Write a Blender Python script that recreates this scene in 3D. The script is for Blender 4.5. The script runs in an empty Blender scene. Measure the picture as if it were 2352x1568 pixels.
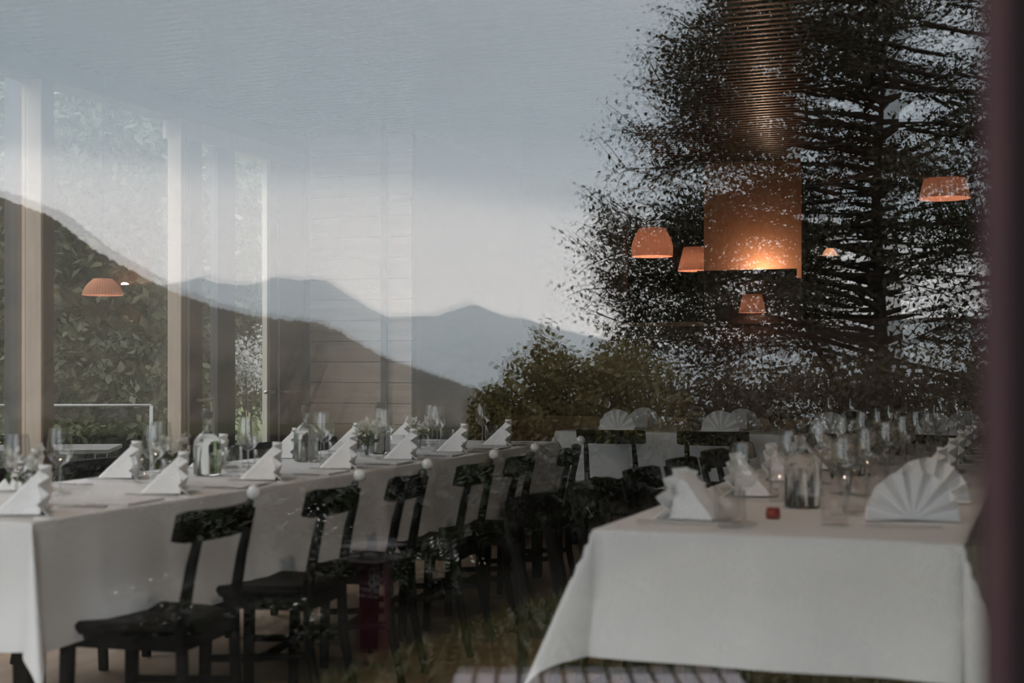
import bpy, bmesh, math, random
import numpy as np
from mathutils import Vector, Matrix, Euler
random.seed(7); rng = np.random.default_rng(7)
sc = bpy.context.scene
COL = sc.collection
PI = math.pi

# ------------------------------------------------------------------ camera, world, exposure
EYE = 1.17
FPX = 3267.0                      # focal length in pixels of the 2352 wide frame (50 mm)
PHI = math.radians(20.5)          # the building is turned this far clockwise from the view
CP, SP = math.cos(PHI), math.sin(PHI)
PANE_B = 0.95                     # distance of the window front, along the building's long axis

cam_d = bpy.data.cameras.new('camera'); cam = bpy.data.objects.new('camera', cam_d); COL.objects.link(cam)
cam.location = (0, 0, EYE); cam.rotation_euler = (PI/2, 0, 0)
cam_d.sensor_width = 36; cam_d.lens = 50; cam_d.shift_y = 58/2352
cam_d.clip_start = 0.05; cam_d.clip_end = 9000
cam_d.dof.use_dof = True; cam_d.dof.focus_distance = 10.0; cam_d.dof.aperture_fstop = 2.8
sc.camera = cam
vs = sc.view_settings
sc.display_settings.display_device = 'sRGB'
vs.view_transform = 'Standard'; vs.look = 'None'; vs.gamma = 1; vs.use_curve_mapping = False; vs.exposure = 0.0
cy = sc.cycles
cy.use_denoising = True
cy.max_bounces = 8; cy.diffuse_bounces = 3; cy.glossy_bounces = 4; cy.transmission_bounces = 8
cy.transparent_max_bounces = 24; cy.volume_bounces = 1
cy.caustics_reflective = False; cy.caustics_refractive = False
cy.sample_clamp_indirect = 4.0

SKY = 3.1
world = bpy.data.worlds.new('overcast_evening_sky'); sc.world = world; world.use_nodes = True
wn = world.node_tree.nodes; wl = world.node_tree.links; wn.clear()
def N(nt, kind, **kw):
    n = nt.nodes.new(kind)
    for k, v in kw.items():
        if k.startswith('i_'): n.inputs[k[2:].replace('_', ' ')].default_value = v
        else: setattr(n, k, v)
    return n
wt = world.node_tree
tc = N(wt, 'ShaderNodeTexCoord')
mp = N(wt, 'ShaderNodeMapping'); mp.inputs['Scale'].default_value = (2.2, 2.2, 13); mp.inputs['Location'].default_value = (0.35, 3.3, 0.2)
nz = N(wt, 'ShaderNodeTexNoise', i_Scale=1.0, i_Detail=4.0, i_Roughness=0.45)
sep = N(wt, 'ShaderNodeSeparateXYZ')
wl.new(tc.outputs['Generated'], mp.inputs['Vector']); wl.new(mp.outputs['Vector'], nz.inputs['Vector'])
wl.new(tc.outputs['Generated'], sep.inputs['Vector'])
m1 = N(wt, 'ShaderNodeMath', operation='MULTIPLY_ADD'); m1.inputs[1].default_value = 0.06; m1.inputs[2].default_value = -0.03
m2 = N(wt, 'ShaderNodeMath', operation='ADD')
wl.new(nz.outputs['Fac'], m1.inputs[0]); wl.new(m1.outputs[0], m2.inputs[0]); 
dt = N(wt, 'ShaderNodeVectorMath', operation='DOT_PRODUCT'); dt.inputs[1].default_value = (0.756, -0.656, 0)
m3 = N(wt, 'ShaderNodeMath', operation='MULTIPLY_ADD'); m3.inputs[1].default_value = 0.09
wl.new(tc.outputs['Generated'], dt.inputs[0]); wl.new(dt.outputs['Value'], m3.inputs[0]); wl.new(sep.outputs['Z'], m3.inputs[2])
wl.new(m3.outputs[0], m2.inputs[1])
rp = N(wt, 'ShaderNodeValToRGB'); wl.new(m2.outputs[0], rp.inputs['Fac'])
els = rp.color_ramp.elements
SKYRAMP = [(0.0, 1.27, (0.94, 1.0, 1.02)), (0.085, 1.05, (0.94, 0.99, 1.015)), (0.106, 0.86, (0.93, 0.985, 1.02)),
           (0.126, 0.40, (0.82, 0.96, 1.06)), (0.165, 0.285, (0.76, 0.95, 1.12)), (0.225, 0.345, (0.83, 0.96, 1.08)),
           (0.30, 0.48, (0.90, 0.96, 1.05)), (0.42, 1.35, (0.95, 0.98, 1.02)), (1.0, 1.65, (0.96, 0.98, 1.0))]
els[0].position = 0; els[1].position = 1
for p, s_, c in SKYRAMP:
    e = els[0] if p == 0 else (els[len(els)-1] if p == 1.0 else els.new(p))
    e.color = (c[0]*s_*0.5, c[1]*s_*0.5, c[2]*s_*0.5, 1)
bg = N(wt, 'ShaderNodeBackground'); bg.inputs['Strength'].default_value = SKY/0.5
wo = N(wt, 'ShaderNodeOutputWorld')
wl.new(rp.outputs['Color'], bg.inputs['Color']); wl.new(bg.outputs[0], wo.inputs['Surface'])

# ------------------------------------------------------------------ coordinates
def W(a, b, z=0.0):               # building coordinates: a to the right along the window front, b into the room
    return Vector((a*CP + b*SP, -a*SP + b*CP, z))
def AB(x, y):                     # world to building
    return x*CP - y*SP, x*SP + y*CP
RZ = -PHI
def mir(x, y, z):                 # a place outside, given where its mirror image stands behind the window front
    a, b = AB(x, y)
    return W(a, 2*PANE_B - b, z)
def mirpx(px, d, z):
    return mir((px-1176)/FPX*d, d, z)
def zpx(y, d):
    return EYE + (842-y)*d/FPX

# ------------------------------------------------------------------ materials
def mat(name, base=(0.5, 0.5, 0.5), rough=0.6, spec=0.5, metal=0.0, noise=None, bump=None, wood=None, sheen=0):
    m = bpy.data.materials.new(name); m.use_nodes = True
    nt = m.node_tree; nt.nodes.clear()
    out = N(nt, 'ShaderNodeOutputMaterial'); p = N(nt, 'ShaderNodeBsdfPrincipled')
    p.inputs['Base Color'].default_value = (*base, 1); p.inputs['Roughness'].default_value = rough
    p.inputs['Specular IOR Level'].default_value = spec; p.inputs['Metallic'].default_value = metal
    if sheen: p.inputs['Sheen Weight'].default_value = sheen
    nt.links.new(p.outputs[0], out.inputs['Surface'])
    t = N(nt, 'ShaderNodeTexCoord')
    if noise:                      # (scale, second colour, detail)
        n = N(nt, 'ShaderNodeTexNoise', i_Scale=noise[0], i_Detail=noise[2] if len(noise) > 2 else 4.0)
        r = N(nt, 'ShaderNodeValToRGB'); r.color_ramp.elements[0].position = .35; r.color_ramp.elements[1].position = .65
        r.color_ramp.elements[0].color = (*base, 1); r.color_ramp.elements[1].color = (*noise[1], 1)
        nt.links.new(t.outputs['Object'], n.inputs['Vector']); nt.links.new(n.outputs['Fac'], r.inputs['Fac'])
        nt.links.new(r.outputs[0], p.inputs['Base Color'])
    if wood:                       # (stretch vector, second colour): grain
        mpn = N(nt, 'ShaderNodeMapping'); mpn.inputs['Scale'].default_value = wood[0]
        n = N(nt, 'ShaderNodeTexNoise', i_Scale=1.0, i_Detail=6.0, i_Roughness=0.6)
        r = N(nt, 'ShaderNodeValToRGB'); r.color_ramp.elements[0].position = .3; r.color_ramp.elements[1].position = .7
        r.color_ramp.elements[0].color = (*base, 1); r.color_ramp.elements[1].color = (*wood[1], 1)
        nt.links.new(t.outputs['Object'], mpn.inputs[0]); nt.links.new(mpn.outputs[0], n.inputs['Vector'])
        nt.links.new(n.outputs['Fac'], r.inputs['Fac']); nt.links.new(r.outputs[0], p.inputs['Base Color'])
    if bump:                       # (scale, strength)
        n = N(nt, 'ShaderNodeTexNoise', i_Scale=bump[0], i_Detail=3.0)
        bn = N(nt, 'ShaderNodeBump'); bn.inputs['Strength'].default_value = bump[1]; bn.inputs['Distance'].default_value = 0.01
        nt.links.new(t.outputs['Object'], n.inputs['Vector']); nt.links.new(n.outputs['Fac'], bn.inputs['Height'])
        nt.links.new(bn.outputs[0], p.inputs['Normal'])
    return m

def pane_mat(name, refl, tint=(1, 1, 1)):
    m = bpy.data.materials.new(name); m.use_nodes = True
    nt = m.node_tree; nt.nodes.clear()
    out = N(nt, 'ShaderNodeOutputMaterial'); mx = N(nt, 'ShaderNodeMixShader'); mx.inputs[0].default_value = refl
    tr = N(nt, 'ShaderNodeBsdfTransparent'); tr.inputs[0].default_value = (*tint, 1)
    gl = N(nt, 'ShaderNodeBsdfGlossy'); gl.inputs['Roughness'].default_value = 0.0; gl.inputs['Color'].default_value = (1, 1, 1, 1)
    nt.links.new(tr.outputs[0], mx.inputs[1]); nt.links.new(gl.outputs[0], mx.inputs[2]); nt.links.new(mx.outputs[0], out.inputs['Surface'])
    return m

def thin_glass(name, ior, tint=(0.97, 0.98, 0.97)):
    m = bpy.data.materials.new(name); m.use_nodes = True
    nt = m.node_tree; nt.nodes.clear()
    out = N(nt, 'ShaderNodeOutputMaterial'); mx = N(nt, 'ShaderNodeMixShader')
    fr = N(nt, 'ShaderNodeLayerWeight'); fr.inputs['Blend'].default_value = 0.5
    tr = N(nt, 'ShaderNodeBsdfTransparent'); tr.inputs[0].default_value = (*tint, 1)
    gl = N(nt, 'ShaderNodeBsdfGlossy'); gl.inputs['Roughness'].default_value = 0.02
    pw_ = N(nt, 'ShaderNodeMath', operation='POWER'); pw_.inputs[1].default_value = 3.0
    ma_ = N(nt, 'ShaderNodeMath', operation='MULTIPLY_ADD'); ma_.inputs[1].default_value = 0.6; ma_.inputs[2].default_value = ior
    nt.links.new(fr.outputs['Facing'], pw_.inputs[0]); nt.links.new(pw_.outputs[0], ma_.inputs[0]); nt.links.new(ma_.outputs[0], mx.inputs[0])
    nt.links.new(tr.outputs[0], mx.inputs[1]); nt.links.new(gl.outputs[0], mx.inputs[2]); nt.links.new(mx.outputs[0], out.inputs['Surface'])
    return m

def glass_mat(name, ior):
    m = bpy.data.materials.new(name); m.use_nodes = True
    nt = m.node_tree; nt.nodes.clear()
    out = N(nt, 'ShaderNodeOutputMaterial'); g = N(nt, 'ShaderNodeBsdfGlass')
    g.inputs['IOR'].default_value = ior; g.inputs['Roughness'].default_value = 0.0; g.inputs['Color'].default_value = (.97, .985, .975, 1)
    nt.links.new(g.outputs[0], out.inputs['Surface'])
    return m

def leaf_mat(name, c1, c2, trans=0.3, rough=0.5):
    m = bpy.data.materials.new(name); m.use_nodes = True
    nt = m.node_tree; nt.nodes.clear()
    out = N(nt, 'ShaderNodeOutputMaterial'); mx = N(nt, 'ShaderNodeMixShader'); mx.inputs[0].default_value = trans
    t = N(nt, 'ShaderNodeTexCoord'); n = N(nt, 'ShaderNodeTexNoise', i_Scale=3.0, i_Detail=3.0)
    r = N(nt, 'ShaderNodeValToRGB'); r.color_ramp.elements[0].position = .35; r.color_ramp.elements[1].position = .65
    r.color_ramp.elements[0].color = (*c1, 1); r.color_ramp.elements[1].color = (*c2, 1)
    d = N(nt, 'ShaderNodeBsdfPrincipled'); d.inputs['Roughness'].default_value = rough; d.inputs['Specular IOR Level'].default_value = 0.25
    tl = N(nt, 'ShaderNodeBsdfTranslucent')
    nt.links.new(t.outputs['Object'], n.inputs['Vector']); nt.links.new(n.outputs['Fac'], r.inputs['Fac'])
    nt.links.new(r.outputs[0], d.inputs['Base Color']); nt.links.new(r.outputs[0], tl.inputs['Color'])
    nt.links.new(d.outputs[0], mx.inputs[1]); nt.links.new(tl.outputs[0], mx.inputs[2]); nt.links.new(mx.outputs[0], out.inputs['Surface'])
    return m

def shade_mat(name, col, trans=0.6):
    m = bpy.data.materials.new(name); m.use_nodes = True
    nt = m.node_tree; nt.nodes.clear()
    out = N(nt, 'ShaderNodeOutputMaterial'); mx = N(nt, 'ShaderNodeMixShader'); mx.inputs[0].default_value = trans
    d = N(nt, 'ShaderNodeBsdfDiffuse'); d.inputs[0].default_value = (*col, 1)
    tl = N(nt, 'ShaderNodeBsdfTranslucent'); tl.inputs[0].default_value = (*col, 1)
    nt.links.new(d.outputs[0], mx.inputs[1]); nt.links.new(tl.outputs[0], mx.inputs[2]); nt.links.new(mx.outputs[0], out.inputs['Surface'])
    return m

def emit_mat(name, col, s):
    m = bpy.data.materials.new(name); m.use_nodes = True
    nt = m.node_tree; nt.nodes.clear()
    out = N(nt, 'ShaderNodeOutputMaterial'); e = N(nt, 'ShaderNodeEmission'); e.inputs[0].default_value = (*col, 1); e.inputs[1].default_value = s
    nt.links.new(e.outputs[0], out.inputs['Surface'])
    return m

M = {}
M['cloth'] = mat('white_linen', (0.82, 0.825, 0.82), 0.9, 0.2, bump=(500, 0.03))
M['napkin'] = mat('white_napkin_cloth', (0.92, 0.925, 0.92), 0.9, 0.2)
M['paper'] = mat('white_paper', (0.78, 0.77, 0.75), 0.8, 0.2)
M['black'] = mat('black_lacquered_wood', (0.005, 0.005, 0.005), 0.5, 0.10, bump=(60, 0.05))
M['glint_ball'] = mat('white_window_glint', (0.85, 0.87, 0.86), 0.25, 0.6)
M['glass'] = thin_glass('clear_drinking_glass', 0.17, (0.99, 0.99, 0.985))
M['tumbler'] = thin_glass('clear_tumbler_glass', 0.045, (0.99, 0.99, 0.985))
M['water'] = glass_mat('clear_water_bottle_glass', 1.36)
M['cap'] = mat('black_rubber_stopper', (0.012, 0.012, 0.012), 0.5)
M['china'] = mat('white_china', (0.75, 0.75, 0.73), 0.2, 0.5)
M['steel'] = mat('brushed_cutlery_steel', (0.55, 0.53, 0.5), 0.3, 0.5, metal=1.0)
M['oak'] = mat('pale_timber_post', (0.44, 0.37, 0.31), 0.7, 0.25, wood=((30, 30, 1.5), (0.36, 0.29, 0.235)))
M['plank'] = mat('pale_timber_planks', (0.52, 0.45, 0.39), 0.75, 0.2, wood=((2.0, 6, 26), (0.40, 0.33, 0.28)))
M['plankgap'] = mat('dark_plank_joint', (0.05, 0.04, 0.035), 0.9)
M['brown'] = mat('brown_stained_wood', (0.11, 0.062, 0.042), 0.55, 0.4, wood=((3, 3, 24), (0.075, 0.042, 0.03)))
M['redbrown'] = mat('reddish_wood_side', (0.10, 0.058, 0.045), 0.6, 0.3, wood=((24, 24, 2), (0.08, 0.045, 0.036)))
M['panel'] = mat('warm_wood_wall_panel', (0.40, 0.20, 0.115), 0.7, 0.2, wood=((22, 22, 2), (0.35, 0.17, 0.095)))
M['slat'] = mat('brown_ceiling_slats', (0.022, 0.013, 0.008), 0.24, 0.28, wood=((2, 30, 30), (0.015, 0.009, 0.006)))
M['bench'] = mat('tan_wood_bench', (0.46, 0.31, 0.19), 0.6, 0.3, wood=((2, 20, 20), (0.38, 0.25, 0.15)))
M['floor'] = mat('oak_floor_boards', (0.27, 0.18, 0.11), 0.55, 0.3, wood=((12, 1.2, 1), (0.20, 0.132, 0.08)))
M['dframe'] = mat('dark_metal_window_frame', (0.035, 0.038, 0.04), 0.5, 0.4)
M['lframe'] = mat('pale_frame_edge', (0.5, 0.46, 0.4), 0.6)
M['galv'] = mat('galvanised_rail', (0.16, 0.165, 0.165), 0.5, 0.5, metal=0.3)
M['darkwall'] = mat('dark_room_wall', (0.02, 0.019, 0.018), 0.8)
M['post'] = mat('dark_plum_painted_timber', (0.036, 0.020, 0.021), 0.85, 0.05, noise=(7, (0.029, 0.017, 0.019)))
M['facade'] = mat('dark_facade_boards', (0.012, 0.0088, 0.0094), 0.85, 0.05)
M['pane1'] = pane_mat('window_glass_outer', 0.078)
M['pane2'] = pane_mat('window_glass_inner', 0.058, (0.985, 0.985, 0.98))
M['farpane'] = pane_mat('far_window_glass', 0.04)
M['shade'] = shade_mat('pleated_orange_lampshade', (0.68, 0.36, 0.25), 0.18)
M['shadesmall'] = shade_mat('peach_lampshade', (0.95, 0.62, 0.42), 0.55)
M['bulb'] = emit_mat('warm_bulb', (1.0, 0.66, 0.40), 4)
M['cord'] = mat('black_cord', (0.01, 0.01, 0.01), 0.6)
M['bark'] = mat('dark_tree_bark', (0.030, 0.022, 0.017), 0.9, 0.1, noise=(9, (0.045, 0.034, 0.027)))
M['leaf'] = leaf_mat('dark_olive_leaves', (0.022, 0.022, 0.010), (0.040, 0.036, 0.016), 0.25)
M['leafshrub'] = leaf_mat('olive_shrub_leaves', (0.095, 0.083, 0.03), (0.15, 0.125, 0.05), 0.3)
M['leafbrown'] = leaf_mat('brown_green_shrub_leaves', (0.05, 0.04, 0.022), (0.085, 0.07, 0.038), 0.3)
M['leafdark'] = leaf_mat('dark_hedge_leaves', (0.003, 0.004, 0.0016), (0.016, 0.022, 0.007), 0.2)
M['leafgreen'] = leaf_mat('fresh_green_leaves', (0.055, 0.085, 0.03), (0.10, 0.135, 0.055), 0.35)
M['leafout'] = leaf_mat('mixed_green_leaves', (0.024, 0.029, 0.014), (0.06, 0.066, 0.034), 0.3)
M['blossom'] = leaf_mat('white_blossom', (0.46, 0.46, 0.45), (0.32, 0.33, 0.31), 0.3)
M['petal'] = leaf_mat('white_flower_petals', (0.8, 0.79, 0.74), (0.7, 0.69, 0.6), 0.3)
M['stem'] = leaf_mat('flower_stems', (0.06, 0.085, 0.03), (0.09, 0.11, 0.05), 0.2)
M['grass'] = leaf_mat('meadow_grass', (0.04, 0.042, 0.014), (0.075, 0.066, 0.026), 0.3)
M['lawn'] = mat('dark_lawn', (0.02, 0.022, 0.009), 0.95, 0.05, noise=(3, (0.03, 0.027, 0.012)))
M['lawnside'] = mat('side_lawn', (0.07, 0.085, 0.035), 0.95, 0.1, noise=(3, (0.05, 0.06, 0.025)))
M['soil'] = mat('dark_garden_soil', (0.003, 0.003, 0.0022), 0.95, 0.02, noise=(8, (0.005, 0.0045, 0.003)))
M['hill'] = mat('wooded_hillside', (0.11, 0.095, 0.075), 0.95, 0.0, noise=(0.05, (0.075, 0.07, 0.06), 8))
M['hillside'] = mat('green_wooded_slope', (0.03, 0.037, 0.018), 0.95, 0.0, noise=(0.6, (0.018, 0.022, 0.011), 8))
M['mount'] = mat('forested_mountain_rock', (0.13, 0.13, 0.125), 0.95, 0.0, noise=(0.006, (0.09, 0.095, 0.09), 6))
M['greyslat'] = mat('weathered_grey_slats', (0.21, 0.19, 0.198), 0.7, 0.2, wood=((30, 2, 30), (0.16, 0.145, 0.152)))
M['darkslat'] = mat('dark_weathered_slats', (0.10, 0.095, 0.09), 0.7, 0.2, wood=((2, 30, 30), (0.07, 0.066, 0.062)))
M['sign'] = mat('dark_red_painted_sign', (0.03, 0.003, 0.006), 0.6, 0.2)
M['signtext'] = mat('pale_print', (0.24, 0.215, 0.22), 0.7)
M['dullgrey'] = mat('dull_grey_sheet', (0.035, 0.03, 0.03), 0.7, 0.1)
M['candle'] = mat('dark_red_wax', (0.28, 0.03, 0.015), 0.35)
M['clay'] = mat('dark_planter', (0.03, 0.028, 0.026), 0.7)

# ------------------------------------------------------------------ mesh helpers
class MB:
    def __init__(s): s.v = []; s.f = []; s.sm = []
    def add(s, vs_, fs, smooth=False):
        o = len(s.v); s.v += [tuple(v) for v in vs_]
        s.f += [tuple(i+o for i in f) for f in fs]; s.sm += [smooth]*len(fs); return s
    def box(s, x0, x1, y0, y1, z0, z1):
        return s.add([(x0,y0,z0),(x1,y0,z0),(x1,y1,z0),(x0,y1,z0),(x0,y0,z1),(x1,y0,z1),(x1,y1,z1),(x0,y1,z1)],
                     [(0,3,2,1),(4,5,6,7),(0,1,5,4),(1,2,6,5),(2,3,7,6),(3,0,4,7)])
    def bar(s, p, q, w, h, up=(0,0,1), w2=None, h2=None):
        p, q = Vector(p), Vector(q); d = (q-p).normalized(); u = Vector(up)
        if abs(d.dot(u)) > .98: u = Vector((0,1,0))
        r = d.cross(u).normalized(); u = r.cross(d)
        w2 = w if w2 is None else w2; h2 = h if h2 is None else h2
        vs_ = [p+r*sx*w/2+u*sy*h/2 for sx,sy in ((-1,-1),(1,-1),(1,1),(-1,1))] + [q+r*sx*w2/2+u*sy*h2/2 for sx,sy in ((-1,-1),(1,-1),(1,1),(-1,1))]
        return s.add(vs_, [(3,2,1,0),(4,5,6,7),(0,1,5,4),(1,2,6,5),(2,3,7,6),(3,0,4,7)])
    def tube(s, pts, rad, n=8, cap=True):
        pts = [Vector(p) for p in pts]; R = rad if isinstance(rad, (list, tuple)) else [rad]*len(pts)
        rings = []; prev = None
        for i, p in enumerate(pts):
            d = (pts[min(i+1,len(pts)-1)]-pts[max(i-1,0)]).normalized()
            if prev is None:
                u = Vector((0,0,1)) if abs(d.z) < .9 else Vector((1,0,0))
                prev = (u - d*u.dot(d)).normalized()
            else: prev = (prev - d*prev.dot(d)).normalized()
            w = d.cross(prev)
            rings.append([p + (prev*math.cos(2*PI*k/n)+w*math.sin(2*PI*k/n))*R[i] for k in range(n)])
        vs_ = [v for r in rings for v in r]; fs = []
        for i in range(len(pts)-1):
            for k in range(n):
                k2 = (k+1) % n; fs.append((i*n+k, i*n+k2, (i+1)*n+k2, (i+1)*n+k))
        if cap: fs += [tuple(range(n-1,-1,-1)), tuple((len(pts)-1)*n+k for k in range(n))]
        return s.add(vs_, fs, True)
    def lathe(s, prof, n=24, c=(0,0,0), close=False):
        vs_ = []; fs = []; m = len(prof)
        for r, z in prof:
            for k in range(n): vs_.append((c[0]+r*math.cos(2*PI*k/n), c[1]+r*math.sin(2*PI*k/n), c[2]+z))
        for i in range(m-1):
            for k in range(n):
                k2 = (k+1) % n; fs.append((i*n+k, i*n+k2, (i+1)*n+k2, (i+1)*n+k))
        if close: fs += [tuple(range(n-1,-1,-1)), tuple((m-1)*n+k for k in range(n))]
        return s.add(vs_, fs, True)
    def sphere(s, c, r, nu=10, nv=8, sz=1.0):
        return s.lathe([(max(r*math.sin(PI*j/nv), r*.02), -r*sz*math.cos(PI*j/nv)) for j in range(nv+1)], nu, c, True)
    def build(s, name, m, parent=None, loc=None, rz=0.0, bevel=0, solid=0, recalc=True):
        me = bpy.data.meshes.new(name); me.from_pydata(s.v, [], s.f); me.update()
        if recalc:
            bm = bmesh.new(); bm.from_mesh(me); bmesh.ops.recalc_face_normals(bm, faces=bm.faces); bm.to_mesh(me); bm.free()
        me.polygons.foreach_set('use_smooth', s.sm); me.materials.append(m)
        o = bpy.data.objects.new(name, me); COL.objects.link(o)
        if parent: o.parent = parent
        if loc is not None: o.location = loc
        o.rotation_euler = (0, 0, rz)
        if bevel:
            b = o.modifiers.new('bevel', 'BEVEL'); b.width = bevel; b.segments = 2; b.limit_method = 'ANGLE'
        if solid:
            b = o.modifiers.new('solid', 'SOLIDIFY'); b.thickness = solid; b.offset = -1
        return o

def tag(o, label=None, cat=None, group=None, kind=None):
    if label: o['label'] = label
    if cat: o['category'] = cat
    if group: o['group'] = group
    if kind: o['kind'] = kind
    return o
def thing(name, label, cat, loc=(0,0,0), rz=0.0, group=None):
    o = bpy.data.objects.new(name, None); COL.objects.link(o); o.location = loc; o.rotation_euler = (0,0,rz); o.empty_display_size = .1
    return tag(o, label, cat, group)
def dup(root, loc, rz, label, group=None):
    r = root.copy(); COL.objects.link(r); r.location = loc; r.rotation_euler = (0,0,rz); r['label'] = label
    if group: r['group'] = group
    for ch in list(root.children):
        c = ch.copy(); COL.objects.link(c); c.parent = r
        for g in list(ch.children):
            d = g.copy(); COL.objects.link(d); d.parent = c
    return r
class Proto:                       # builds once, then copies
    def __init__(s, fn): s.fn = fn; s.o = None
    def place(s, loc, rz, label, group=None):
        if s.o is None:
            s.o = s.fn(); s.o.location = loc; s.o.rotation_euler = (0,0,rz); s.o['label'] = label
            if group: s.o['group'] = group
            return s.o
        return dup(s.o, loc, rz, label, group)
def struct(o): o['kind'] = 'structure'; return o
ORD = ['first','second','third','fourth','fifth','sixth','seventh','eighth','ninth']

def leaf_mesh(name, cen, size, m, parent=None, flat=0.0, lean=None, loc=None, elong=1.6):
    """many small folded leaves at the given centres, one mesh"""
    cen = np.asarray(cen, dtype=np.float64); n = len(cen)
    nrm = rng.normal(size=(n,3)); nrm[:,2] += flat*2.0; nrm /= np.linalg.norm(nrm,axis=1)[:,None]
    tmp = rng.normal(size=(n,3))
    if lean is not None: tmp = tmp*0.35 + np.asarray(lean)
    t = tmp - nrm*(tmp*nrm).sum(1)[:,None]; t /= np.linalg.norm(t,axis=1)[:,None]+1e-9
    s_ = np.cross(nrm, t); L = size*(0.6+0.8*rng.random(n))[:,None]
    p0 = cen - t*L*elong/2; p1 = cen + s_*L*.42 + nrm*L*.12; p2 = cen + t*L*elong/2; p3 = cen - s_*L*.42 + nrm*L*.12
    v = np.stack([p0,p1,p2,p3],1).reshape(-1,3).astype(np.float32)
    me = bpy.data.meshes.new(name); me.vertices.add(4*n); me.vertices.foreach_set('co', v.ravel())
    idx = np.arange(n)*4
    tri = np.stack([idx,idx+1,idx+2, idx,idx+2,idx+3],1).astype(np.int32).ravel()
    me.loops.add(len(tri)); me.loops.foreach_set('vertex_index', tri)
    me.polygons.add(2*n); me.polygons.foreach_set('loop_start', np.arange(0,6*n,3,dtype=np.int32))
    me.update(calc_edges=True); me.validate(); me.materials.append(m)
    o = bpy.data.objects.new(name, me); COL.objects.link(o)
    if parent: o.parent = parent
    if loc is not None: o.location = loc
    return o

def brect(name, m, a0, a1, b0, b1, z0, z1, parent=None, bevel=0):
    """a box given in building coordinates"""
    mb = MB(); mb.box(-(a1-a0)/2, (a1-a0)/2, -(b1-b0)/2, (b1-b0)/2, z0, z1)
    return mb.build(name, m, parent, W((a0+a1)/2, (b0+b1)/2, 0), RZ, bevel)

# ------------------------------------------------------------------ the room
CEIL = 2.66; BACK = 10.3; LEFT = -4.5; RIGHT = 3.4
struct(brect('floor', M['floor'], LEFT-.2, RIGHT, PANE_B-.06, 14.0, -.12, 0))
mb = MB(); p = .085; nb = int((14.0-PANE_B)/p)
for k in range(nb):                # rounded slats run along the window front
    b0 = k*p
    prof = [(b0+.006, .02)] + [(b0+.006+(p-.012)*(.5-.5*math.cos(PI*j/6)), .02-.014-.008*math.sin(PI*j/6)) for j in range(7)] + [(b0+p-.006, .02)]
    vs_ = [(x, y, z) for x in (0, RIGHT-LEFT) for y, z in prof]; n_ = len(prof)
    mb.add(vs_, [(j, j+1, n_+j+1, n_+j) for j in range(n_-1)], True)
mb.box(0, RIGHT-LEFT, 0, nb*p, .02, .14)
c_ = struct(mb.build('ceiling', M['slat'], None, W(LEFT, PANE_B, CEIL), RZ, recalc=False))
# window front: post at the right of the picture, dark facade beyond it, header above, the two panes of the glazing
MU0 = -.036
wp = brect('trim_15', M['post'], MU0, MU0+.016, PANE_B-.05, PANE_B+.06, -.1, 2.62, None, .004); struct(wp)
struct(brect('wall_front', M['facade'], MU0+.016, MU0+.30, PANE_B-.03, PANE_B+.10, -.1, 3.3))
struct(brect('wall_front.002', M['facade'], 0.95, RIGHT+.2, PANE_B-.02, PANE_B+.10, -.1, 2.6))
struct(brect('wall_front.001', M['facade'], MU0+.30, RIGHT+.2, PANE_B-.02, PANE_B+.10, 2.6, 3.3))
struct(brect('window_3', M['pane1'], MU0+.30, 0.95, PANE_B, PANE_B+.006, -.1, 2.6))
struct(brect('trim_1', M['post'], LEFT-.3, MU0+.052, PANE_B-.05, PANE_B+.10, 2.60, 3.3))
struct(brect('trim_2', M['post'], LEFT-.2, MU0, PANE_B-.05, PANE_B+.06, -.1, .05))
struct(brect('trim_3', M['post'], LEFT-.2, LEFT-.05, PANE_B-.05, PANE_B+.06, .05, 2.60))
def pane(name, m, b, dyaw, dtilt, th=.005):
    a0, a1 = LEFT-.06, MU0+.01
    mb = MB(); mb.box(-(a1-a0)/2, (a1-a0)/2, -th/2, th/2, -1.28, 1.28)
    o = mb.build(name, m, None, W((a0+a1)/2, b, 1.33), RZ)
    o.rotation_euler = Euler((dtilt, 0, RZ+dyaw)); return struct(o)
def bowed_pane(name, m, b, tilt, th=.005):
    # the inner sheet of the double glazing bows slightly, which doubles the outlines of the reflection
    a0, a1, n = LEFT-.06, MU0+.01, 320; mid = (a0+a1)/2; mb = MB(); k = .25
    for off in (-th/2, th/2):
        vs_ = []
        for z in (-1.28, 1.28):
            for i in range(n+1):
                a = a0+(a1-a0)*i/n; q_ = abs(a+.49)/k
                vs_.append((a-mid, off + 0.0060*k*(q_ + math.log(1+math.exp(-2*q_)) - math.log(2)) - z*0, z))
        mb.add(vs_, [(i, i+1, n+1+i+1, n+1+i) for i in range(n)], True)
    o = mb.build(name, m, None, W(mid, b, 1.33), RZ, recalc=False); o.rotation_euler = Euler((tilt, 0, RZ)); return struct(o)
pane('window_1', M['pane1'], PANE_B, 0, 0)
bowed_pane('window_2', M['pane2'], PANE_B+.022, 0.0015)

def lpx(px, a=LEFT):               # where the sight line of a picture column meets the plane a = const
    t = (px-1176)/FPX; Y = a/(CP*t-SP); return (SP*t+CP)*Y
def bpx(px, b=BACK):               # ... the plane b = const
    t = (px-1176)/FPX; Y = b/(SP*t+CP); return (CP*t-SP)*Y
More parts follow.
